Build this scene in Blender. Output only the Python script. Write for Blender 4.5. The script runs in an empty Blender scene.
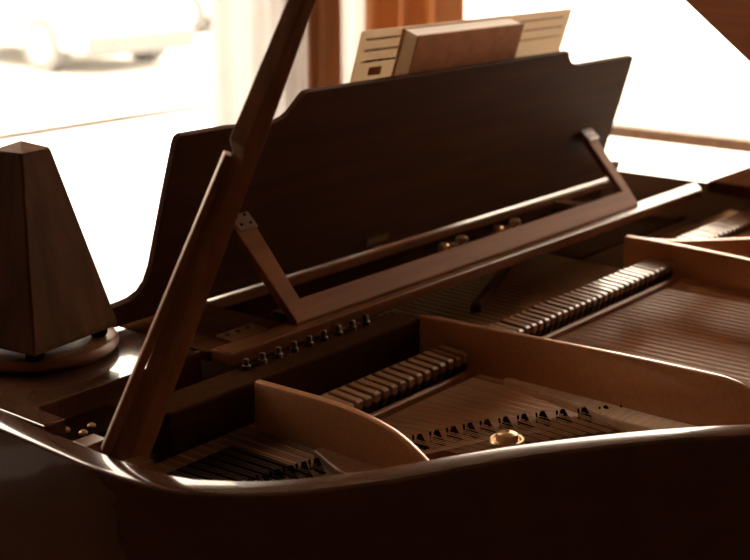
import bpy, bmesh, math, random
from mathutils import Vector, Matrix
random.seed(7)
S = bpy.context.scene
C = S.collection
Z0 = 1.0                       # height of the piano's rim above the floor

# ------------------------------------------------------------------ helpers
def V(x, y, z): return Vector((x, y, z + Z0))

def obj(name, bm, mat, parent=None, smooth=None, bevel=0.0, seg=2, label=None, weld=False):
    """link the bmesh (in world coordinates) as one mesh object, relative to its parent chain"""
    if weld: bmesh.ops.remove_doubles(bm, verts=bm.verts, dist=1e-5)
    bmesh.ops.recalc_face_normals(bm, faces=bm.faces)
    me = bpy.data.meshes.new(name)
    off = Vector((0, 0, 0)); p = parent
    while p is not None:
        off += p.location; p = p.parent
    o = bpy.data.objects.new(name, me)
    if parent is None:
        cs = [v.co for v in bm.verts]
        c = Vector(((min(v.x for v in cs) + max(v.x for v in cs)) / 2,
                    (min(v.y for v in cs) + max(v.y for v in cs)) / 2, min(v.z for v in cs)))
        o.location = c; off = c
    else:
        o.parent = parent
    bmesh.ops.translate(bm, verts=bm.verts, vec=-off)
    bm.to_mesh(me); bm.free()
    me.materials.append(mat)
    C.objects.link(o)
    if smooth is not None:
        for p_ in me.polygons: p_.use_smooth = True
        me.set_sharp_from_angle(angle=math.radians(smooth))
    if bevel:
        m = o.modifiers.new('bevel', 'BEVEL'); m.width = bevel; m.segments = seg
        m.limit_method = 'ANGLE'; m.angle_limit = math.radians(35)
    if label: o['label'] = label
    return o

def thing(name, label, cat, loc, group=None):
    o = bpy.data.objects.new(name, None); C.objects.link(o)
    o.empty_display_size = 0.05
    o.location = loc; o['label'] = label; o['category'] = cat
    if group: o['group'] = group
    return o

def tag(o, label, cat, group=None):
    o['label'] = label; o['category'] = cat
    if group: o['group'] = group
    return o

def struct(o):
    o['kind'] = 'structure'; return o

def hexa(bm, p):
    """eight corners: bottom ring 0-3, top ring 4-7"""
    vs = [bm.verts.new(q) for q in p]
    for f in ((0, 3, 2, 1), (4, 5, 6, 7), (0, 1, 5, 4), (1, 2, 6, 5), (2, 3, 7, 6), (3, 0, 4, 7)):
        bm.faces.new([vs[i] for i in f])
    return bm

def box(bm, x0, x1, y0, y1, z0, z1):
    return hexa(bm, [V(x0, y0, z0), V(x1, y0, z0), V(x1, y1, z0), V(x0, y1, z0),
                     V(x0, y0, z1), V(x1, y0, z1), V(x1, y1, z1), V(x0, y1, z1)])

def prism(bm, pts, ext):
    """pts: closed outline of world points (planar); ext: extrusion vector"""
    a = [bm.verts.new(p) for p in pts]; b = [bm.verts.new(p + ext) for p in pts]
    n = len(a)
    bm.faces.new(a); bm.faces.new(b[::-1])
    for i in range(n):
        bm.faces.new((a[i], b[i], b[(i + 1) % n], a[(i + 1) % n]))
    return bm

def tube(bm, pts, r, n=6, cap=True):
    rings = []
    rs = r if isinstance(r, (list, tuple)) else [r] * len(pts)
    for i, p in enumerate(pts):
        a = pts[max(i - 1, 0)]; b = pts[min(i + 1, len(pts) - 1)]
        t = (b - a).normalized()
        up = Vector((0, 0, 1)) if abs(t.z) < .9 else Vector((1, 0, 0))
        s = t.cross(up).normalized(); u = s.cross(t)
        rings.append([bm.verts.new(p + (s * math.cos(2 * math.pi * k / n) + u * math.sin(2 * math.pi * k / n)) * rs[i]) for k in range(n)])
    for i in range(len(rings) - 1):
        for k in range(n):
            bm.faces.new((rings[i][k], rings[i][(k + 1) % n], rings[i + 1][(k + 1) % n], rings[i + 1][k]))
    if cap:
        bm.faces.new(rings[0][::-1]); bm.faces.new(rings[-1])
    return bm

def lathe(bm, c, prof, n=32, axis=None):
    """prof: (radius, height) pairs from the bottom up"""
    rings = []
    for r, h in prof:
        if r < 1e-6: rings.append([bm.verts.new(c + Vector((0, 0, h)))])
        else: rings.append([bm.verts.new(c + Vector((r * math.cos(2 * math.pi * k / n), r * math.sin(2 * math.pi * k / n), h))) for k in range(n)])
    for a, b in zip(rings, rings[1:]):
        for k in range(n):
            q = [a[k % len(a)], a[(k + 1) % len(a)], b[(k + 1) % len(b)], b[k % len(b)]]
            u = []
            for v in q:
                if v not in u: u.append(v)
            if len(u) > 2: bm.faces.new(u)
    for r_ in (rings[0], rings[-1]):
        if len(r_) > 2: bm.faces.new(r_)
    return bm

def catmull(pts, k=8):
    out = []
    P = [Vector(p) for p in pts]
    for i in range(len(P) - 1):
        p0 = P[max(i - 1, 0)]; p1 = P[i]; p2 = P[i + 1]; p3 = P[min(i + 2, len(P) - 1)]
        for j in range(k):
            t = j / k
            out.append(.5 * ((2 * p1) + (p2 - p0) * t + (2 * p0 - 5 * p1 + 4 * p2 - p3) * t * t + (3 * p1 - p0 - 3 * p2 + p3) * t ** 3))
    out.append(P[-1]); return out

def offset2(path, d):
    """2-D path moved to its left by d"""
    out = []
    for i, p in enumerate(path):
        a = path[max(i - 1, 0)]; b = path[min(i + 1, len(path) - 1)]
        t = (b - a); t = Vector((t.x, t.y)).normalized()
        out.append(Vector((p.x - t.y * d, p.y + t.x * d)))
    return out

def new(): return bmesh.new()

# ------------------------------------------------------------------ materials
def mat(name, col, rough=.5, metal=0., coat=0., spec=.5, grain=None, var=.25, bump=0., coat_rough=.08, trans=None):
    m = bpy.data.materials.new(name); m.use_nodes = True
    nt = m.node_tree; b = nt.nodes['Principled BSDF']
    b.inputs['Base Color'].default_value = (*col, 1)
    b.inputs['Roughness'].default_value = rough
    b.inputs['Metallic'].default_value = metal
    b.inputs['Coat Weight'].default_value = coat
    b.inputs['Coat Roughness'].default_value = coat_rough
    b.inputs['Specular IOR Level'].default_value = spec
    if grain:
        tc = nt.nodes.new('ShaderNodeTexCoord'); mp = nt.nodes.new('ShaderNodeMapping')
        mp.inputs['Scale'].default_value = grain
        nz = nt.nodes.new('ShaderNodeTexNoise'); nz.inputs['Scale'].default_value = 1.; nz.inputs['Detail'].default_value = 5.
        cr = nt.nodes.new('ShaderNodeValToRGB')
        lo = [c * (1 - var) for c in col]; hi = [min(1, c * (1 + var)) for c in col]
        cr.color_ramp.elements[0].color = (*lo, 1); cr.color_ramp.elements[0].position = .3
        cr.color_ramp.elements[1].color = (*hi, 1); cr.color_ramp.elements[1].position = .7
        L = nt.links.new
        L(tc.outputs['Object'], mp.inputs['Vector']); L(mp.outputs['Vector'], nz.inputs['Vector'])
        L(nz.outputs['Fac'], cr.inputs['Fac']); L(cr.outputs['Color'], b.inputs['Base Color'])
        if bump:
            bp = nt.nodes.new('ShaderNodeBump'); bp.inputs['Strength'].default_value = bump; bp.inputs['Distance'].default_value = .001
            L(nz.outputs['Fac'], bp.inputs['Height']); L(bp.outputs['Normal'], b.inputs['Normal'])
    return m

M = {}
M['walnut']   = mat('walnut_case', (.050, .018, .0075), .22, coat=.5, grain=(4, 60, 60), var=.25, coat_rough=.08)
M['walnut_y'] = mat('walnut_case_lengthwise', (.075, .034, .018), .16, coat=.8, grain=(40, 6, 40), var=.12, coat_rough=.03)
M['desk']     = mat('walnut_desk', (.058, .023, .0100), .6, spec=.03, grain=(5, 70, 70), var=.2)
M['prop']     = mat('walnut_stick', (.24, .11, .052), .45, spec=.12, grain=(60, 60, 5), var=.2)
M['tray']     = mat('walnut_rail', (.12, .045, .017), .24, spec=.5, grain=(5, 60, 60), var=.25)
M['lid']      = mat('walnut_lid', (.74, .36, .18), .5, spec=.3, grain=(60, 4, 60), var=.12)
M['matt']     = mat('matt_walnut_edge', (.045, .017, .007), .8, spec=.0, grain=(5, 60, 60), var=.25)
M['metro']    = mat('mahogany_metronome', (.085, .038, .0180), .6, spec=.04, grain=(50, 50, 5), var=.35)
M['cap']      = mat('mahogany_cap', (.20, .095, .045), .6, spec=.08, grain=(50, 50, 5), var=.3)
M['disc']     = mat('turned_wood', (.16, .062, .022), .40, grain=(40, 6, 40), var=.35)
M['gold']     = mat('bronzed_iron', (.46, .22, .095), .34, metal=.3, coat=.8, grain=(220, 220, 220), var=.10, bump=.03, coat_rough=.10)
M['capo']     = mat('shaded_bronzed_iron', (.036, .016, .0075), .65, metal=.0, spec=.0, grain=(200, 200, 200), var=.15)  # the plate's bronzed iron, with the shade near the desk put into its colour
M['frame']    = mat('walnut_frame', (.19, .078, .032), .45, spec=.03, grain=(5, 60, 60), var=.2)
M['pale']     = mat('pale_tan_felt', (.85, .68, .50), .7, spec=.2, grain=(20, 200, 60), var=.12)
M['shaded']     = mat('shaded_string_steel', (.085, .045, .024), .5, metal=.3)  # string steel darkened to put the treble corner's shade into its colour
M['dark']     = mat('black_iron', (.016, .007, .0035), .6, spec=.0, grain=(150, 150, 150), var=.2)
M['board']    = mat('spruce_soundboard', (.42, .20, .085), .40, grain=(90, 5, 90), var=.3)
M['bridge']   = mat('maple_bridge', (.22, .09, .034), .45, grain=(60, 20, 60), var=.3)
M['damper']   = mat('damper_wood', (.24, .13, .065), .25, coat=.4, grain=(60, 8, 60), var=.25)
M['felt']     = mat('brown_felt', (.045, .018, .008), .95, grain=(300, 300, 300), var=.3)
M['steel']    = mat('string_steel', (.70, .48, .30), .38, metal=.7)
M['copper']   = mat('string_copper', (.55, .33, .19), .35, metal=.9)
M['brass']    = mat('brass', (.55, .35, .19), .30, metal=.85)
M['pin']      = mat('pin_steel', (.10, .06, .035), .4, metal=.7)
M['paper']    = mat('paper', (.78, .68, .56), .8, grain=(30, 30, 30), var=.04)
M['ink']      = mat('printed_ink', (.42, .33, .26), .8, grain=(300, 60, 60), var=.7)
M['ochre']    = mat('ochre_ink', (.50, .23, .08), .8, grain=(60, 60, 60), var=.15)
M['cover']    = mat('brown_book_cover', (.40, .18, .08), .6, spec=.1, grain=(60, 60, 60), var=.12)
M['pages']    = mat('page_block', (.93, .88, .80), .8, grain=(20, 400, 20), var=.04)
M['white']    = mat('white_paint', (.86, .85, .82), .5, grain=(5, 5, 5), var=.02)
M['wallp']    = mat('tan_plaster', (.34, .23, .15), .8, grain=(8, 8, 8), var=.03)
M['roomw']    = mat('brown_wall', (.14, .080, .048), .8, grain=(5, 5, 5), var=.1)
M['ceil']     = mat('ceiling_paint', (.20, .13, .08), .9, grain=(5, 5, 5), var=.05)
M['floor']    = mat('oak_floor', (.09, .042, .02), .8, spec=.1, grain=(3, 40, 1), var=.3)
M['ground']   = mat('pale_gravel', (.50, .50, .48), .9, grain=(4, 4, 4), var=.08)
M['carp']     = mat('pale_car_paint', (.55, .55, .54), .4, coat=.3)
M['carg']     = mat('car_window_glass', (.13, .13, .13), .3)
M['tyre']     = mat('tyre_rubber', (.15, .15, .15), .8, grain=(20, 20, 20), var=.1)
M['railw']    = mat('brown_window_rail', (.22, .11, .05), .5, grain=(5, 60, 60))
M['rod']      = mat('curtain_rod_metal', (.2, .12, .06), .4, metal=.6)

def cloth(name, col, tr, trcol):
    m = bpy.data.materials.new(name); m.use_nodes = True
    nt = m.node_tree; nt.nodes.remove(nt.nodes['Principled BSDF'])
    out = nt.nodes['Material Output']
    d = nt.nodes.new('ShaderNodeBsdfDiffuse'); d.inputs['Color'].default_value = (*col, 1)
    t = nt.nodes.new('ShaderNodeBsdfTranslucent'); t.inputs['Color'].default_value = (*trcol, 1)
    tc = nt.nodes.new('ShaderNodeTexCoord'); nz = nt.nodes.new('ShaderNodeTexNoise'); nz.inputs['Scale'].default_value = 120
    mt = nt.nodes.new('ShaderNodeMath'); mt.operation = 'MULTIPLY_ADD'; mt.inputs[1].default_value = .1; mt.inputs[2].default_value = tr - .05
    mx = nt.nodes.new('ShaderNodeMixShader')
    L = nt.links.new
    L(tc.outputs['Object'], nz.inputs['Vector']); L(nz.outputs['Fac'], mt.inputs[0]); L(mt.outputs[0], mx.inputs['Fac'])
    L(d.outputs[0], mx.inputs[1]); L(t.outputs[0], mx.inputs[2]); L(mx.outputs[0], out.inputs['Surface'])
    return m
M['sheer']  = cloth('sheer_white_cloth', (.88, .87, .86), .62, (.85, .85, .86))
M['leaf']   = cloth('thin_printed_paper', (.80, .72, .60), .34, (.74, .66, .54))
M['orange'] = cloth('rust_curtain_cloth', (.46, .25, .13), .42, (.52, .29, .145))

def glass():
    m = bpy.data.materials.new('window_glass'); m.use_nodes = True
    nt = m.node_tree; nt.nodes.remove(nt.nodes['Principled BSDF'])
    out = nt.nodes['Material Output']
    t = nt.nodes.new('ShaderNodeBsdfTransparent'); g = nt.nodes.new('ShaderNodeBsdfGlossy'); g.inputs['Roughness'].default_value = .02
    f = nt.nodes.new('ShaderNodeFresnel'); f.inputs['IOR'].default_value = 1.2
    mx = nt.nodes.new('ShaderNodeMixShader'); L = nt.links.new
    L(f.outputs[0], mx.inputs['Fac']); L(t.outputs[0], mx.inputs[1]); L(g.outputs[0], mx.inputs[2]); L(mx.outputs[0], out.inputs['Surface'])
    return m
M['glass'] = glass()

# ------------------------------------------------------------------ grand piano
piano = thing('grand_piano', 'dark walnut grand piano with its lid propped open, filling the foreground', 'piano', (1.3, .75, 0))

rim_pts = [(.616, 1.42), (.616, 1.15), (.616, .95), (.614, .85), (.613, .785), (.618, .732), (.633, .692), (.674, .641), (.745, .592),
           (.848, .536), (.940, .473), (1.010, .411), (1.10, .315), (1.19, .20), (1.29, .07), (1.40, -.05), (1.53, -.13), (1.68, -.16),
           (1.82, -.13), (1.93, -.04), (1.985, .10), (2.0, .25), (2.0, .5), (2.0, .8), (2.0, 1.1), (2.0, 1.42)]
rim_path = catmull(rim_pts, 12)
RW = .022
def sweep(bm, path, prof):
    """prof: (offset to the left, z) closed cross-section"""
    rings = []
    cols = {}
    for d, z in prof:
        if d not in cols: cols[d] = offset2(path, d)
    for i in range(len(path)):
        rings.append([bm.verts.new(V(cols[d][i].x, cols[d][i].y, z)) for d, z in prof])
    n = len(prof)
    for a, b in zip(rings, rings[1:]):
        for k in range(n): bm.faces.new((a[k], a[(k + 1) % n], b[(k + 1) % n], b[k]))
    bm.faces.new(rings[0]); bm.faces.new(rings[-1][::-1])
    return bm
bm = new()
sweep(bm, rim_path, [(0, -.30), (0, -.0044), (.0003, -.0033), (.0010, -.0023), (.0022, -.0017), (.0040, -.0013), (.009, -.0007), (.014, -.0002), (RW - .002, 0.), (RW - .0006, -.0006), (RW, -.002), (RW, -.30)])
obj('rim', bm, M['walnut_y'], piano, smooth=13)
inner = offset2(rim_path, RW)

# bottom frame and legs (the case stands on them)
bm = new(); prism(bm, [V(p.x, p.y, -.30) for p in inner], Vector((0, 0, .02)))
obj('bottom_board', bm, M['walnut_y'], piano)
for x, y in ((.78, 1.25), (1.86, 1.25), (1.68, .02)):
    bm = new(); lathe(bm, V(x, y, -1.0), [(.02, 0), (.035, .03), (.032, .06), (.04, .10), (.065, .60), (.075, .66), (.075, .70)], 20)
    obj('leg', bm, M['walnut'], piano, smooth=40)

# soundboard and the iron plate
bm = new(); prism(bm, [V(p.x, p.y, -.105) for p in inner if p.y < .93] , Vector((0, 0, .008)))
obj('soundboard', bm, M['board'], piano)

bm = new(); prism(bm, [V(.645, .88, -.097), V(.854, .88, -.097), V(.854, .66, -.097), V(.70, .67, -.097), V(.66, .71, -.097)], Vector((0, 0, .012)))
TRE = bm
plate = None
seg_ = [i for i, p in enumerate(rim_path) if p.y < .90]
pp = rim_path[seg_[0]:seg_[-1] + 1]
bm = new(); sweep(bm, pp, [(RW, -.095), (RW, -.064), (.068, -.066), (.074, -.070), (.074, -.095)])
plate = obj('iron_plate', bm, M['gold'], piano, smooth=40)
obj('treble_shade_sheet', TRE, M['dark'], plate)  # black sheet added over the soundboard, standing in for shade in the treble
bm = new(); box(bm, .748, 1.126, .852, .895, -.056, -.0125)
obj('capo_bar', bm, M['capo'], plate, bevel=.003)
bm = new(); box(bm, .642, .746, .885, .945, -.09, -.022)
obj('corner_block', bm, M['dark'], plate, bevel=.002)
bm = new(); box(bm, .645, 1.972, .945, 1.06, -.29, -.062)
obj('pin_block', bm, M['dark'], plate)

def strut(path, w=.0105, zb=-.066, top=None, name='strut'):
    """path: (x, y, z of the top) ; a rounded iron bar standing on the plate"""
    P3 = catmull(path, 6)
    xy = [Vector((p.x, p.y)) for p in P3]
    L_ = offset2(xy, w / 2); R_ = offset2(xy, -w / 2); l2 = offset2(xy, w / 2 - .003); r2 = offset2(xy, -w / 2 + .003)
    L3 = offset2(xy, w / 2 - .001); R3 = offset2(xy, -w / 2 + .001)
    bm = new(); rings = []
    for i, p in enumerate(P3):
        b = min(zb, p.z - .012)
        rings.append([bm.verts.new(V(q.x, q.y, z)) for q, z in ((L_[i], b), (L_[i], p.z - .0035), (L3[i], p.z - .001), (l2[i], p.z), (r2[i], p.z), (R3[i], p.z - .001), (R_[i], p.z - .0035), (R_[i], b))])
    for a, b in zip(rings, rings[1:]):
        for k in range(8): bm.faces.new((a[k], a[(k + 1) % 8], b[(k + 1) % 8], b[k]))
    bm.faces.new(rings[0]); bm.faces.new(rings[-1][::-1])
    return bm
obj('strut', strut([(.862, .850, -.011), (.860, .80, -.009), (.860, .743, -.009), (.860, .696, -.0145), (.860, .667, -.024), (.860, .639, -.041), (.860, .622, -.058), (.860, .61, -.075)]), M['gold'], plate, smooth=35)
obj('strut', strut([(1.130, .855, -.010), (1.130, .748, -.006), (1.130, .626, -.002), (1.130, .516, 0), (1.130, .485, -.001), (1.130, .464, -.007), (1.130, .44, -.020), (1.130, .41, -.045), (1.130, .385, -.075)], .010), M['gold'], plate, smooth=35)
obj('strut', strut([(1.610, .858, -.010), (1.610, .80, -.010), (1.607, .70, -.012), (1.605, .60, -.016), (1.60, .45, -.02), (1.60, .25, -.02), (1.60, .05, -.03), (1.60, -.02, -.075)], .012), M['gold'], plate, smooth=35)
obj('strut', strut([(1.612, .826, -.010), (1.635, .785, -.010), (1.70, .714, -.008), (1.80, .61, -.006), (1.90, .50, -.01), (1.972, .42, -.02)], .012, zb=-.030), M['gold'], plate, smooth=35)

def flat(pts, z, t):
    bm = new(); prism(bm, [V(x, y, z) for x, y in pts], Vector((0, 0, t))); return bm
# pale flanges at the feet of the struts
obj('flange', flat([(1.118, .735), (1.127, .735), (1.127, .50), (1.120, .49), (1.100, .515), (1.094, .535), (1.092, .575), (1.099, .62), (1.112, .68)], -.066, .0105), M['pale'], plate, bevel=.002)
obj('flange', flat([(.846, .765), (.856, .765), (.856, .675), (.838, .668), (.822, .690), (.826, .72)], -.066, .010), M['disc'], plate, bevel=.002)
obj('flange', flat([(1.585, .84), (1.606, .84), (1.600, .30), (1.575, .30)], -.066, .012), M['gold'], plate, bevel=.002)
# row of bolts on the plate under the desk rail
bx = [.880 + .0235 * i for i in range(9)]
for x in bx:
    if x > 1.95: continue
    bm = new(); lathe(bm, V(x, .884, -.0125), [(.0045, 0), (.0045, .004), (.003, .005), (.003, .010), (.0022, .011)], 10)
    obj('bolt', bm, M['pin'], plate, smooth=40)
for x, y in ((.662, .905), (.678, .912), (.684, .895), (.699, .902)):
    bm = new(); lathe(bm, V(x, y, -.022), [(.004, 0), (.004, .002), (.0025, .0032), (0, .0036)], 12)
    obj('screw', bm, M['brass'], plate, smooth=40)
bm = new(); box(bm, 1.134, 1.972, .868, .946, -.085, -.064)
obj('agraffe_rail', bm, M['capo'], plate, bevel=.003)
bm = new(); prism(bm, [V(1.29, .90, -.062), V(1.305, .893, -.062), V(1.525, .985, -.062), V(1.51, .992, -.062)], Vector((0, 0, .018)))
obj('rib', bm, M['capo'], plate, bevel=.003)
# round brass nose bolt between bridge and rim
bm = new(); lathe(bm, V(.953, .620, -.066), [(.0095, 0), (.0095, .021), (.0165, .0215), (.0168, .0235), (.0155, .0252), (.0135, .0252), (.0115, .0235), (.0105, .0235)], 40)
nb = obj('nose_bolt', bm, M['brass'], plate, smooth=30)
bm = new(); lathe(bm, V(.953, .620, -.042), [(.0105, 0), (.0105, .0035), (.0095, .0060), (.006, .0076), (.0022, .0082), (.0018, .0072), (0, .0072)], 40)
obj('bolt_head', bm, M['brass'], nb, smooth=30)

# bridge with its pins
def interp(tab, x):
    for (a, b), (c, d) in zip(tab, tab[1:]):
        if x <= c: return b + (d - b) * (x - a) / (c - a)
    return tab[-1][1]
br_tab = [(.66, .775), (.75, .755), (.84, .733), (.929, .699), (.997, .672), (1.06, .636), (1.124, .585), (1.16, .545), (1.25, .44), (1.4, .27), (1.6, .10), (1.75, .02)]
bc = [Vector((x, interp(br_tab, x))) for x in [.655 + .02 * i for i in range(50)]]
l_, r_ = offset2(bc, .014), offset2(bc, -.014)
bm = new(); prism(bm, [V(p.x, p.y, -.098) for p in l_] + [V(p.x, p.y, -.098) for p in r_[::-1]], Vector((0, 0, .034)))
bridge = obj('bridge', bm, M['bridge'], piano)
rows = [(.70 + .0137 * i) for i in range(10)] + [.911 + .0178 * i for i in range(13)]
for x in rows:
    y = interp(br_tab, x)
    bm = new()
    for k, (dx, dy) in enumerate(((0, .010), (.005, .006))):
        tube(bm, [V(x + dx, y + dy, -.066), V(x + dx - .0012, y + dy + .001, -.0535)], .0012, 6)
    # the dark notch cut beside the pins
    hexa(bm, [V(x - .003, y - .004, -.0645), V(x + .003, y - .006, -.0645), V(x + .010, y + .008, -.0645), V(x + .003, y + .012, -.0645),
              V(x - .001, y - .002, -.0600), V(x + .0015, y - .003, -.0600), V(x + .0075, y + .0075, -.0530), V(x + .004, y + .0095, -.0530)])
    obj('bridge_pin', bm, M['dark'], bridge)

# strings
def wire(pts, r): return tube(new(), [V(*p) for p in pts], r, 4, True)
SR = .00042
indiv, mass, treb = [], [], []
for i in range(17):                                             # second section
    x0 = .884 + (1.113 - .884) * i / 16
    x1 = .926 + (1.118 - .926) * i / 16
    yb = interp(br_tab, x1)
    for k in (-1, 0, 1):
        a, b = x0 + k * .0032, x1 + k * .0032
        s = (b - a) / (.86 - yb)
        indiv.append(([(a, .862, -.0580), (b, yb + .004, -.0575), (b + s * .055, yb - .05, -.0615)], SR))
for i in range(33):                                             # third section
    x0 = 1.148 + (1.597 - 1.148) * i / 32
    x1 = 1.165 + (1.70 - 1.165) * i / 32 if i < 8 else 1.165 + (1.597 - 1.165) * i / 32
    yb = interp(br_tab, x1)
    for k in (-1, 0, 1):
        a, b = x0 + k * .0034, x1 + k * .0034
        (indiv if len(indiv) < 100 else mass).append(([(a - .012, 1.0, -.052), (a, .862, -.0580), (b, yb + .004, -.0575), (b, yb - .05, -.0615)], SR * 1.15))
for i in range(14):                                             # top treble
    x0 = .672 + (.848 - .672) * i / 13; x1 = .690 + (.846 - .690) * i / 13; yb = interp(br_tab, x1)
    for k in (-1, 0, 1):
        a, b = x0 + k * .003, x1 + k * .003
        treb.append(([(a, .884, -.0580), (b, yb + .004, -.0575), (b + .005, yb - .04, -.0615)], SR))
for pts, r in indiv: obj('string', wire(pts, r), M['steel'], piano)
bm = new()
for pts, r in mass: tube(bm, [V(*p) for p in pts], r, 4)
o = obj('string', bm, M['steel'], piano); o['kind'] = 'stuff'
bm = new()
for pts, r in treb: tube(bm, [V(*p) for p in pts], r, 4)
o = obj('treble_string', bm, M['shaded'], piano); o['kind'] = 'stuff'
for i in range(26):                                             # copper bass strings
    x0 = 1.635 + .32 * i / 25
    bm = wire([(x0, .862, -.036), (x0 - .06, .45, -.036), (x0 - .10, .08, -.040)], .0017)
    obj('bass_string', bm, M['copper'], piano)

# dampers: one built, the rest copied with their felt
def make_damper(x, y, z):
    hw = .0045
    bm = new()
    prof = [(.776, z - .010), (.776, z - .002), (.779, z), (.812, z + .002), (.816, z), (.816, z - .010)]
    prism(bm, [V(x - hw, a + y, b) for a, b in prof], Vector((2 * hw, 0, 0)))
    d = obj('damper', bm, M['damper'], piano, bevel=.0012)
    bm = new()
    prof = [(.781, -.058), (.777, z - .0105), (.812, z - .0105), (.806, -.058)]
    prism(bm, [V(x - hw * .75, a + y, b) for a, b in prof], Vector((1.5 * hw, 0, 0)))
    obj('damper_felt', bm, M['felt'], d)
    return d
d0 = make_damper(.887, 0, -.034)
def copy_damper(dx, dy, dz):
    c = d0.copy(); C.objects.link(c); c.location = d0.location + Vector((dx, dy, dz))
    for ch in list(d0.children):
        e = ch.copy(); C.objects.link(e); e.parent = c
for i in range(1, 17): copy_damper(.0139 * i, 0, random.uniform(-.0006, .0006))
for i in range(33): copy_damper(1.150 - .887 + .0138 * i, 0, random.uniform(-.0006, .0006))
for i in range(22): copy_damper(1.640 - .887 + .0142 * i, .005, .012 + random.uniform(-.0006, .0006))
for a, b in ((.875, 1.118), (1.142, 1.598)):
    bm = new(); box(bm, a, b, .765, .7735, -.058, -.050)
    obj('felt_strip', bm, M['bridge'], piano, bevel=.002)

# key-bed end, shelf and fallboard at the front
bm = new(); prism(bm, [V(.6405, .892, -.28), V(.664, .892, -.28), V(.664, .935, -.28), V(.868, .935, -.28), V(.868, 1.20, -.28), V(.868, 1.42, -.28), V(.6405, 1.42, -.28)], Vector((0, 0, .2795)))
obj('treble_cheek', bm, M['walnut_y'], piano, bevel=.0015)
bm = new(); box(bm, 1.945, 1.977, .95, 1.42, -.28, -.060)
obj('bass_cheek', bm, M['matt'], piano, bevel=.002)
bm = new(); box(bm, .870, 1.943, 1.085, 1.405, -.10, -.018)
fb = obj('fallboard', bm, M['walnut'], piano, bevel=.008, seg=3)
bm = new(); box(bm, .870, 1.943, 1.065, 1.42, -.28, -.105)
obj('key_bed', bm, M['walnut'], piano)
bm = new(); box(bm, 1.90, 2.06, .66, .878, -.0, .020)
obj('lid_hinge_block', bm, M['matt'], piano, bevel=.003)
# pivot blocks of the lid prop on the inside of the rim
for pts in ([(.637, .832), (.661, .832), (.661, .851), (.638, .851)], [(.637, .768), (.656, .768), (.656, .786), (.638, .786)]):
    bm = new(); prism(bm, [V(x, y, -.03) for x, y in pts], Vector((0, 0, .0275)))
    obj('pivot_block', bm, M['tray'], piano, bevel=.001)

# lid prop
def bar(bm, a, b, wa, wb, ta, tb, side, cham=.22):
    """tapered bar from a to b; w along 'side', t along the third axis; chamfered edges"""
    t = (b - a).normalized(); s = (side - t * side.dot(t)).normalized(); u = t.cross(s)
    rings = []
    for p, w, h in ((a, wa, ta), (b, wb, tb)):
        q = []
        c = cham
        for i, j in ((-1, -1 + c), (-1 + c, -1), (1 - c, -1), (1, -1 + c), (1, 1 - c), (1 - c, 1), (-1 + c, 1), (-1, 1 - c)):
            q.append(bm.verts.new(p + s * (w / 2 * i) + u * (h / 2 * j)))
        rings.append(q)
    for k in range(8): bm.faces.new((rings[0][k], rings[0][(k + 1) % 8], rings[1][(k + 1) % 8], rings[1][k]))
    bm.faces.new(rings[0][::-1]); bm.faces.new(rings[1])
    return bm
PB, PT = V(.6577, .800, .001), V(.7253, .66, .3661)
PD = (PT - PB); pdn = PD.normalized()
side = Vector((.76, -.65, 0))
sd = (side - pdn * side.dot(pdn)).normalized(); ud = pdn.cross(sd)
if ud.dot(Vector((-.65, -.76, 0))) < 0: ud = -ud                 # towards the open side of the case
def pole(bm, secs):
    """secs: (fraction along the prop, left, right, half thickness, where the front edge runs)"""
    rings = []
    for f, l, r_, t, e in secs:
        p = PB + PD * f; w_ = r_ - l; c = .10
        pts = [(l, -.25 * t), (l + e * w_ * c, -.25 * t + 1.25 * t * c), (l + e * w_ * (1 - c), t * (1 - .1 * c)), (l + e * w_ + (1 - e) * w_ * c * .6, t * (1 - .1 * c)),
               (r_ - .0005, .0), (r_, -.3 * t), (r_ - e * w_, -t), (l + w_ * .2, -t * .85)]
        rings.append([bm.verts.new(p + sd * a + ud * b) for a, b in pts])
    for a, b in zip(rings, rings[1:]):
        for k in range(8): bm.faces.new((a[k], a[(k + 1) % 8], b[(k + 1) % 8], b[k]))
    bm.faces.new(rings[0][::-1]); bm.faces.new(rings[-1])
    return bm
def hwid(f): return .0206 - .0106 * f
FN = .682
bm = new()
pole(bm, [(-.07, -hwid(0) + .0092, hwid(0), .0105, .42), (FN, -hwid(FN) + .0057, hwid(FN), .0092, .40),
          (FN + .02, -hwid(FN), hwid(FN), .0092, .45), (1.0, -hwid(1.0), hwid(1.0), .0082, .5), (1.49, -.0080, .0080, .0070, .5)])
prop = obj('lid_prop', bm, M['prop'], piano, bevel=.0006)
bm = new(); rings = []
for f, w_ in ((-.028, .0082), (FN - .008, .0052)):
    p = PB + PD * f; l = -hwid(f)
    rings.append([bm.verts.new(p + sd * a + ud * b) for a, b in ((l, -.006), (l, .0015), (l + .0010, .0028), (l + w_ - .0006, .0034), (l + w_, .0026), (l + w_, -.006))])
for k in range(6): bm.faces.new((rings[0][k], rings[0][(k + 1) % 6], rings[1][(k + 1) % 6], rings[1][k]))
bm.faces.new(rings[0][::-1]); bm.faces.new(rings[1])
obj('half_stick', bm, M['prop'], prop)

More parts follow.
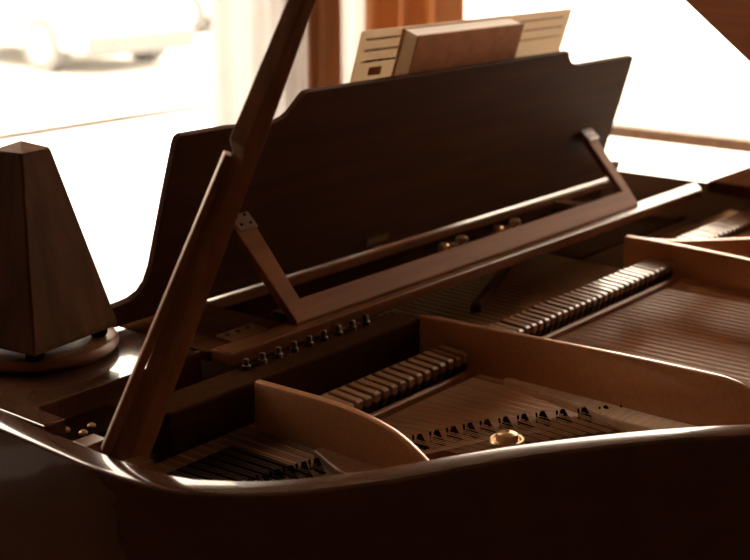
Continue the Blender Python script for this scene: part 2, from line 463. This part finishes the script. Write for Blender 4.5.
# lid: hinged along the bass side, raised, its front leaf folded back on top
ang = math.radians(24.3)
hx, hz = 2.02, .016
def lidp(x, y, h):
    """x measured on the closed lid"""
    d = hx - x
    return V(hx - d * math.cos(ang) + h * math.sin(ang), y, hz + d * math.sin(ang) + h * math.cos(ang))
lout = [p for p in offset2(rim_path, -.012) if p.y < .60]
YL = .645
outl = [(lout[0].x, YL)] + [(p.x, p.y) for p in lout if p.x < 2.012] + [(hx, .2), (hx, YL)]
bm = new()
prism(bm, [lidp(x, y, 0) for x, y in outl], lidp(0, 0, .022) - lidp(0, 0, 0))
lid = obj('lid', bm, M['lid'], piano, bevel=.004)
bm = new(); prism(bm, [lidp(x, y, .024) for x, y in ((.80, YL), (.98, .2), (1.35, -.0), (2.0, -.0), (2.0, YL))], lidp(0, 0, .018) - lidp(0, 0, 0))
obj('front_leaf', bm, M['lid'], lid)
for y in (.12, .55):
    bm = new(); tube(bm, [V(hx + .006, y - .04, hz - .004), V(hx + .006, y + .04, hz - .004)], .006, 10)
    obj('hinge', bm, M['brass'], lid)

# ------------------------------------------------------------------ music desk (lifts out of the case)
A = math.radians(17)
dn = Vector((0, math.cos(A), math.sin(A))); du = Vector((0, -math.sin(A), math.cos(A)))
D0 = Vector((0, 1.055, Z0))
def dk(x, s, off=0.): return Vector((x, 0, 0)) + D0 + du * s + dn * off
desk = thing('music_desk', 'dark wooden music desk tilted back on a hinged frame across the piano', 'music desk', V(1.37, .98, 0))
left = [(.815, .002), (.815, .026), (.857, .029), (.873, .031), (.885, .037), (.892, .047), (.8955, .065), (.897, .147), (.899, .208), (.9005, .214), (.905, .217),
        (.973, .217), (1.030, .2125), (1.046, .2135), (1.058, .2165), (1.066, .2215), (1.072, .2285), (1.081, .2395), (1.085, .243), (1.092, .2445)]
right = [(1.646, .244), (1.652, .236), (1.660, .2285), (1.672, .2225), (1.690, .220), (1.846, .220), (1.8515, .2185), (1.853, .212), (1.857, .147), (1.859, .065), (1.862, .047), (1.870, .037), (1.882, .031), (1.93, .026), (1.93, .002)]
out_ = left + right
cut = [(x, s) for x, s in out_]
bm = new(); prism(bm, [dk(x, s) for x, s in cut], dn * .009)
obj('desk_panel', bm, M['desk'], desk, bevel=.0014, seg=3)
bm = new(); box(bm, .99, 1.93, 1.050, 1.072, -.0125, .0005)
obj('rear_rail', bm, M['tray'], desk, bevel=.002)
bm = new(); box(bm, .870, .988, .9275, 1.072, -.0115, -.001)
obj('side_rail', bm, M['matt'], desk, bevel=.001)
bm = new(); box(bm, 1.692, 1.716, .9275, 1.034, -.0115, .001)
obj('side_rail', bm, M['tray'], desk, bevel=.002)
bm = new(); box(bm, 1.03, 1.690, .967, .992, -.0315, -.008)
obj('cross_rail', bm, M['desk'], desk, bevel=.001)
bm = new(); prism(bm, [V(.872, .897, -.0122), V(1.915, .893, -.0122), V(1.962, .926, -.0122), V(.872, .926, -.0122)], Vector((0, 0, .0145)))
obj('front_rail', bm, M['tray'], desk, bevel=.002)
bm = new(); prism(bm, [dk(1.02, .045, .0095), dk(1.80, .045, .0095), dk(1.80, .030, .0095), dk(1.02, .030, .0095)], dn * .049)
obj('book_ledge', bm, M['desk'], desk, bevel=.003)
# hinged support frame
q0 = Vector((0, .910, Z0 + .0045)); qd = Vector((0, .767, .64)).normalized(); qn = Vector((1, 0, 0)).cross(qd)
def uf(x, t, off=0.): return Vector((x, 0, 0)) + q0 + qd * t + qn * off
bm = new()
prism(bm, [uf(.985, 0), uf(1.741, 0), uf(1.786, .140), uf(1.760, .152), uf(1.730, .030), uf(1.012, .028), uf(1.030, .146), uf(.998, .150)], qn * -.010)
frame = obj('support_frame', bm, M['frame'], desk, bevel=.0015)
for x in (1.013, 1.770):
    bm = new(); prism(bm, [uf(x - .014, .128, .0015), uf(x + .014, .128, .0015), uf(x + .015, .153, .0015), uf(x - .015, .153, .0015)], qn * .0015)
    hp = obj('hinge_plate', bm, M['disc'], frame)
    for dx, t in ((-.007, .135), (.007, .135), (-.007, .147), (.007, .147)):
        bm = new(); c = uf(x + dx, t, .003); tube(bm, [c, c + qn * .0012], .0018, 8); obj('screw', bm, M['dark'], frame)
for x in (1.362, 1.488):
    bm = new(); lathe(bm, V(x - .012, .985, -.001), [(.007, 0), (.007, .008), (.005, .010)], 14)
    lathe(bm, V(x + .010, .972, -.001), [(.004, 0), (.004, .010), (.0075, .011), (.0075, .016), (.004, .018)], 14)
    box(bm, x - .012, x + .012, .974, .986, .001, .006)
    obj('latch', bm, M['brass'], desk, smooth=40)
bm = new(); prism(bm, [dk(1.268, .012, -.002), dk(1.312, .012, -.002), dk(1.312, .022, -.002), dk(1.268, .022, -.002)], dn * .004)
obj('catch_plate', bm, M['brass'], desk)
bm = new(); box(bm, .908, .960, .932, .955, -.001, .0015)
sp = obj('slide_plate', bm, M['brass'], desk)
for x in (.915, .930, .945):
    bm = new(); lathe(bm, V(x, .945, .0015), [(.003, 0), (.003, .002), (0, .003)], 10); obj('screw', bm, M['pin'], sp)

# ------------------------------------------------------------------ book and score on the desk
bk = thing('book', 'thick brown hardcover book standing on the music desk before the open score', 'book', dk(1.425, .046, .032))
def slab(x0, x1, s0, s1, o0, o1):
    bm = new(); prism(bm, [dk(x0, s0, o0), dk(x1, s0, o0), dk(x1, s1, o0), dk(x0, s1, o0)], dn * (o1 - o0)); return bm
obj('cover', slab(1.308, 1.545, .046, .284, .0255, .0282), M['cover'], bk)
obj('cover', slab(1.308, 1.545, .046, .284, .0500, .0525), M['cover'], bk)
obj('page_block', slab(1.310, 1.541, .048, .2835, .0282, .0500), M['pages'], bk)
sc_ = thing('open_score', 'open sheet music spread wide on the music desk behind the brown book', 'sheet music', dk(1.475, .046, .056))
for x0, x1 in ((1.231, 1.472), (1.474, 1.716)):
    pg = obj('page', slab(x0, x1, .046, .285, .0545, .0562), M['leaf'], sc_)
    for r in range(12):
        sl = .272 - r * .0145
        if r % 4 == 3: continue
        bm = new(); a = x0 + .012; b = x1 - random.uniform(.012, .05)
        prism(bm, [dk(a, sl, .0541), dk(b, sl, .0541), dk(b, sl + .003, .0541), dk(a, sl + .003, .0541)], dn * .0003)
        obj('printed_line', bm, M['ink'], pg)
    bm = new(); prism(bm, [dk(x0 + .03, .225, .0542), dk(x0 + .055, .225, .0542), dk(x0 + .055, .236, .0542), dk(x0 + .03, .236, .0542)], dn * .0003)
    obj('printed_block', bm, M['ochre'], pg)

# ------------------------------------------------------------------ metronome on its round stand
DC = V(.765, 1.062, 0)
bm = new(); lathe(bm, DC, [(.070, 0), (.076, .002), (.079, .006), (.079, .009), (.076, .0135), (.072, .015), (.060, .0155), (0, .0155)], 64)
tag(obj('round_stand', bm, M['disc'], None, smooth=35), 'round turned wooden disc lying under the metronome', 'stand')
Fm = Vector((.704, .987)); Rm = Vector((.818, 1.003))
e1 = Rm - Fm; e2 = Vector((-e1.y, e1.x)); mc = Fm + (e1 + e2) / 2
mt = thing('metronome', 'pyramid shaped mahogany metronome standing at the treble end of the piano', 'metronome', V(mc.x, mc.y, .0155))
def sq(k, z): return [V(mc.x + (e1.x * i + e2.x * j) * k / 2, mc.y + (e1.y * i + e2.y * j) * k / 2, z) for i, j in ((-1, -1), (1, -1), (1, 1), (-1, 1))]
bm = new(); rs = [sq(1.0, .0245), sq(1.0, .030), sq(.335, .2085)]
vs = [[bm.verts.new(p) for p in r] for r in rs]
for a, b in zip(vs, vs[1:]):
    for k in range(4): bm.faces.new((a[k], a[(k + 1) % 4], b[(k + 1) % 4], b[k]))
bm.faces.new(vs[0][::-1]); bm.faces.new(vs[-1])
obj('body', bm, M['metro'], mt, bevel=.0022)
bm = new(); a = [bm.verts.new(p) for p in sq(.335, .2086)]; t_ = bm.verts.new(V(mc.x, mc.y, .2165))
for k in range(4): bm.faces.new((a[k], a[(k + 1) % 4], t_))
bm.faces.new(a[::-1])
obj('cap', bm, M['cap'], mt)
for i, j in ((-1, -1), (1, -1), (1, 1), (-1, 1)):
    bm = new(); lathe(bm, V(mc.x + (e1.x * i + e2.x * j) * .38, mc.y + (e1.y * i + e2.y * j) * .38, .0155), [(.007, 0), (.009, .003), (.009, .009)], 16)
    obj('foot', bm, M['dark'], mt, smooth=40)

# ------------------------------------------------------------------ room shell
XR, YL_, XL, YB = 3.0, 2.8, -2.2, -2.2
H = 2.10                                                   # ceiling above rim height
SIL, LOW = -.13, -.90
HEADS = {'y': 1.98, 'x': 1.45}
def sbox(name, x0, x1, y0, y1, z0, z1, m, bevel=0):
    bm = new(); box(bm, x0, x1, y0, y1, z0, z1); return struct(obj(name, bm, m, None, bevel=bevel))
sbox('floor', XL - .15, XR + .15, YB - .15, YL_ + .15, -1.05, -1.0, M['floor'])
sbox('ceiling', XL - .15, XR + .15, YB - .15, YL_ + .15, H, H + .1, M['ceil'])
sbox('wall_back', XL - .15, XR + .15, YB - .15, YB, -1.0, H, M['roomw'])
sbox('wall_side', XL - .15, XL, YB, YL_, -1.0, H, M['roomw'])
def wall_with_hole(name, axis, pos, a0, a1, h0, h1):
    bm = new(); HEAD = HEADS[axis]
    for (u0, u1, z0, z1) in ((a0, h0, -1.0, H), (h1, a1, -1.0, H), (h0, h1, -1.0, LOW), (h0, h1, HEAD, H)):
        if axis == 'y': box(bm, u0, u1, pos, pos + .15, z0, z1)
        else: box(bm, pos, pos + .15, u0, u1, z0, z1)
    return struct(obj(name, bm, M['wallp'], None))
wall_with_hole('wall_left', 'y', YL_, XL, XR, .20, 2.90)
wall_with_hole('wall_right', 'x', XR, YB, YL_ + .15, .25, 2.62)
def window(name, axis, pos, h0, h1, rails):
    """tall glazed door-window: frame, one pane above and one below the middle rail"""
    bm = new(); f = .045; HEAD = HEADS[axis]
    def b_(u0, u1, z0, z1, d0=.04, d1=.10):
        if axis == 'y': box(bm, u0, u1, pos + d0, pos + d1, z0, z1)
        else: box(bm, pos + d0, pos + d1, u0, u1, z0, z1)
    b_(h0, h1, LOW, LOW + f); b_(h0, h1, HEAD - f, HEAD); b_(h0, h0 + f, LOW + f, HEAD - f); b_(h1 - f, h1, LOW + f, HEAD - f)
    w = struct(obj(name, bm, M['white'], None))
    for z0, z1, d0, d1, m_ in rails:
        bm = new(); b_(h0 + f, h1 - f, z0, z1, d0, d1); obj('rail', bm, m_, w, bevel=.002)
    zc = (rails[0][0] + rails[0][1]) / 2
    for z0, z1 in ((LOW + f, rails[0][0]), (rails[0][1], HEAD - f)):
        bm = new(); b_(h0 + f, h1 - f, z0, z1, .066, .070); obj('pane', bm, M['glass'], w)
    return w
window('window_1', 'y', YL_, .20, 2.90, [(SIL - .012, SIL + .004, .055, .085, M['white'])])
window('window_2', 'x', XR, .25, 2.62, [(SIL - .015, SIL + .015, .04, .10, M['railw']), (SIL + .068, SIL + .074, .055, .085, M['white'])])
sbox('baseboard_left', XL, XR, YL_ - .018, YL_, -1.0, -.92, M['white'])
sbox('baseboard_right', XR - .018, XR, YB, YL_ - .018, -1.0, -.92, M['white'])

# curtains
def curtain(name, axis, pos, a0, a1, amp, folds, m, label, cat, gather=0., ph=0., z0=-.97, z1=2.0):
    bm = new(); n = folds * 14; rows_ = 14; g = []
    for r in range(rows_ + 1):
        f = r / rows_; z = z1 + (z0 - z1) * f
        k = 1 - gather * math.sin(min(1, f * 1.6) * math.pi / 2)
        row = []
        for i in range(n + 1):
            u = i / n
            a = a0 + (a1 - a0) * (u if gather == 0 else (1 - (1 - u) * k))
            d = amp * (math.sin(2 * math.pi * folds * u + ph) + .35 * math.sin(2 * math.pi * folds * .47 * u + 1.3 + f)) * (.75 + .25 * f)
            row.append(bm.verts.new(V(a, pos + d, z) if axis == 'y' else V(pos + d, a, z)))
        g.append(row)
    for r in range(rows_):
        for i in range(n): bm.faces.new((g[r][i], g[r][i + 1], g[r + 1][i + 1], g[r + 1][i]))
    o = obj(name, bm, m, None, smooth=180)
    s_ = o.modifiers.new('thick', 'SOLIDIFY'); s_.thickness = .0012
    return tag(o, label, cat, None)
curtain('sheer_curtain', 'y', 2.66, 2.56, 2.90, .022, 5, M['sheer'], 'white sheer curtain hanging at the right end of the left window', 'curtain')
curtain('sheer_curtain', 'x', 2.915, 2.40, 2.66, .014, 4, M['sheer'], 'white sheer curtain in the gap between the two rust curtains', 'curtain', ph=.5)
curtain('curtain', 'x', 2.86, 2.475, 2.595, .020, 2, M['orange'], 'narrow rust orange curtain beside the white sheer one, left of the open score', 'curtain', ph=1.0)
curtain('curtain', 'x', 2.86, 2.06, 2.385, .036, 3, M['orange'], 'wide rust brown curtain hanging behind the open score and book', 'curtain', ph=2.0)
for nm, a, b, lb in (('trim_1', V(.10, 2.66, 2.02), V(2.84, 2.66, 2.02), 'metal curtain rod above the left window'), ('trim_2', V(2.87, .0, 2.05), V(2.87, 2.72, 2.05), 'metal curtain rod above the right window')):
    bm = new(); tube(bm, [a, b], .012, 10)
    for t in (0.03, .97):
        c = a.lerp(b, t); e = Vector((0, YL_ - c.y, 0)) if 'left' in lb else Vector((XR - c.x, 0, 0))
        tube(bm, [c, c + e], .008, 8)
    struct(obj(nm, bm, M['rod'], None, smooth=40))

# ------------------------------------------------------------------ outside
bm = new(); box(bm, -60, 90, YL_ + .4, 90, -1.5, -1.4); box(bm, XR + .4, 90, -60, YL_ + .4, -1.5, -1.4)
g_ = obj('ground', bm, M['ground'], None); struct(g_)
def car(x, y, rz, label):
    r = thing('car', label, 'car', V(x, y, -1.4)); r.rotation_euler = (0, 0, rz)
    o_ = r.location
    prof = [(-2.1, .25), (-2.12, .7), (-1.95, .95), (-1.2, 1.02), (-.55, 1.45), (.9, 1.47), (1.6, 1.02), (2.0, .92), (2.1, .6), (2.05, .25)]
    bm = new(); prism(bm, [o_ + Vector((-.82, a, b)) for a, b in prof], Vector((1.64, 0, 0)))
    obj('body', bm, M['carp'], r, bevel=.08, seg=3)
    bm = new(); prism(bm, [o_ + Vector((-.70, -1.17, 1.06)), o_ + Vector((.70, -1.17, 1.06)), o_ + Vector((.60, -.62, 1.42)), o_ + Vector((-.60, -.62, 1.42))], Vector((0, -.02, .03)))
    obj('windscreen', bm, M['carg'], r)
    for s in (-1, 1):
        bm = new(); prism(bm, [o_ + Vector((.83 * s, -.85, 1.04)), o_ + Vector((.83 * s, 1.3, 1.04)), o_ + Vector((.83 * s, .85, 1.38)), o_ + Vector((.83 * s, -.45, 1.38))], Vector((.01 * s, 0, 0)))
        obj('side_window', bm, M['carg'], r)
        for y_ in (-1.3, 1.3):
            bm = new(); tube(bm, [o_ + Vector((.64 * s, y_, .32)), o_ + Vector((.86 * s, y_, .32))], .32, 24)
            w = obj('wheel', bm, M['tyre'], r, smooth=40)
            bm = new(); tube(bm, [o_ + Vector((.855 * s, y_, .32)), o_ + Vector((.868 * s, y_, .32))], .19, 20)
            obj('hubcap', bm, M['carp'], w, smooth=40)
    bm = new(); box(bm, 0, 0, 0, 0, 0, 0); bm.free()
    bm = new(); hexa(bm, [o_ + Vector(q) for q in ((-.8, -2.16, .22), (.8, -2.16, .22), (.8, -2.0, .22), (-.8, -2.0, .22), (-.8, -2.16, .45), (.8, -2.16, .45), (.8, -2.0, .45), (-.8, -2.0, .45))])
    obj('bumper', bm, M['tyre'], r, bevel=.03)
    return r
car(10.3, 14.0, 0, 'pale parked car seen through the left window, nearer the piano')
car(14.0, 16.6, .5, 'pale parked car farther off through the left window, beside the first car')

# ------------------------------------------------------------------ light, camera, view
w = bpy.data.worlds.new('sky'); S.world = w; w.use_nodes = True
bg = w.node_tree.nodes['Background']; bg.inputs['Color'].default_value = (1.0, .81, .62, 1); bg.inputs['Strength'].default_value = 10.0

cam = bpy.data.cameras.new('camera'); co = bpy.data.objects.new('camera', cam); C.objects.link(co)
f_px = 1315.29
cam.sensor_width = 36; cam.sensor_fit = 'HORIZONTAL'; cam.lens = f_px / 750 * 36
a = Vector((1490 - 375, -(-91 - 280), -f_px)).normalized(); b = Vector((-1300 - 375, -(-91 - 280), -f_px)).normalized(); c = a.cross(b)
co.matrix_world = Matrix(((a.x, a.y, a.z, 0), (b.x, b.y, b.z, 0), (c.x, c.y, c.z, 1.43), (0, 0, 0, 1)))
cam.dof.use_dof = True; cam.dof.focus_distance = 1.24; cam.dof.aperture_fstop = 6.5
cam.clip_start = .02; cam.clip_end = 300
S.camera = co
S.view_settings.view_transform = 'Standard'; S.view_settings.look = 'None'
S.view_settings.exposure = 0.0; S.view_settings.gamma = 1.0; S.view_settings.use_curve_mapping = False
S.cycles.max_bounces = 8; S.cycles.diffuse_bounces = 5; S.cycles.glossy_bounces = 4; S.cycles.transparent_max_bounces = 8
S.cycles.use_denoising = True
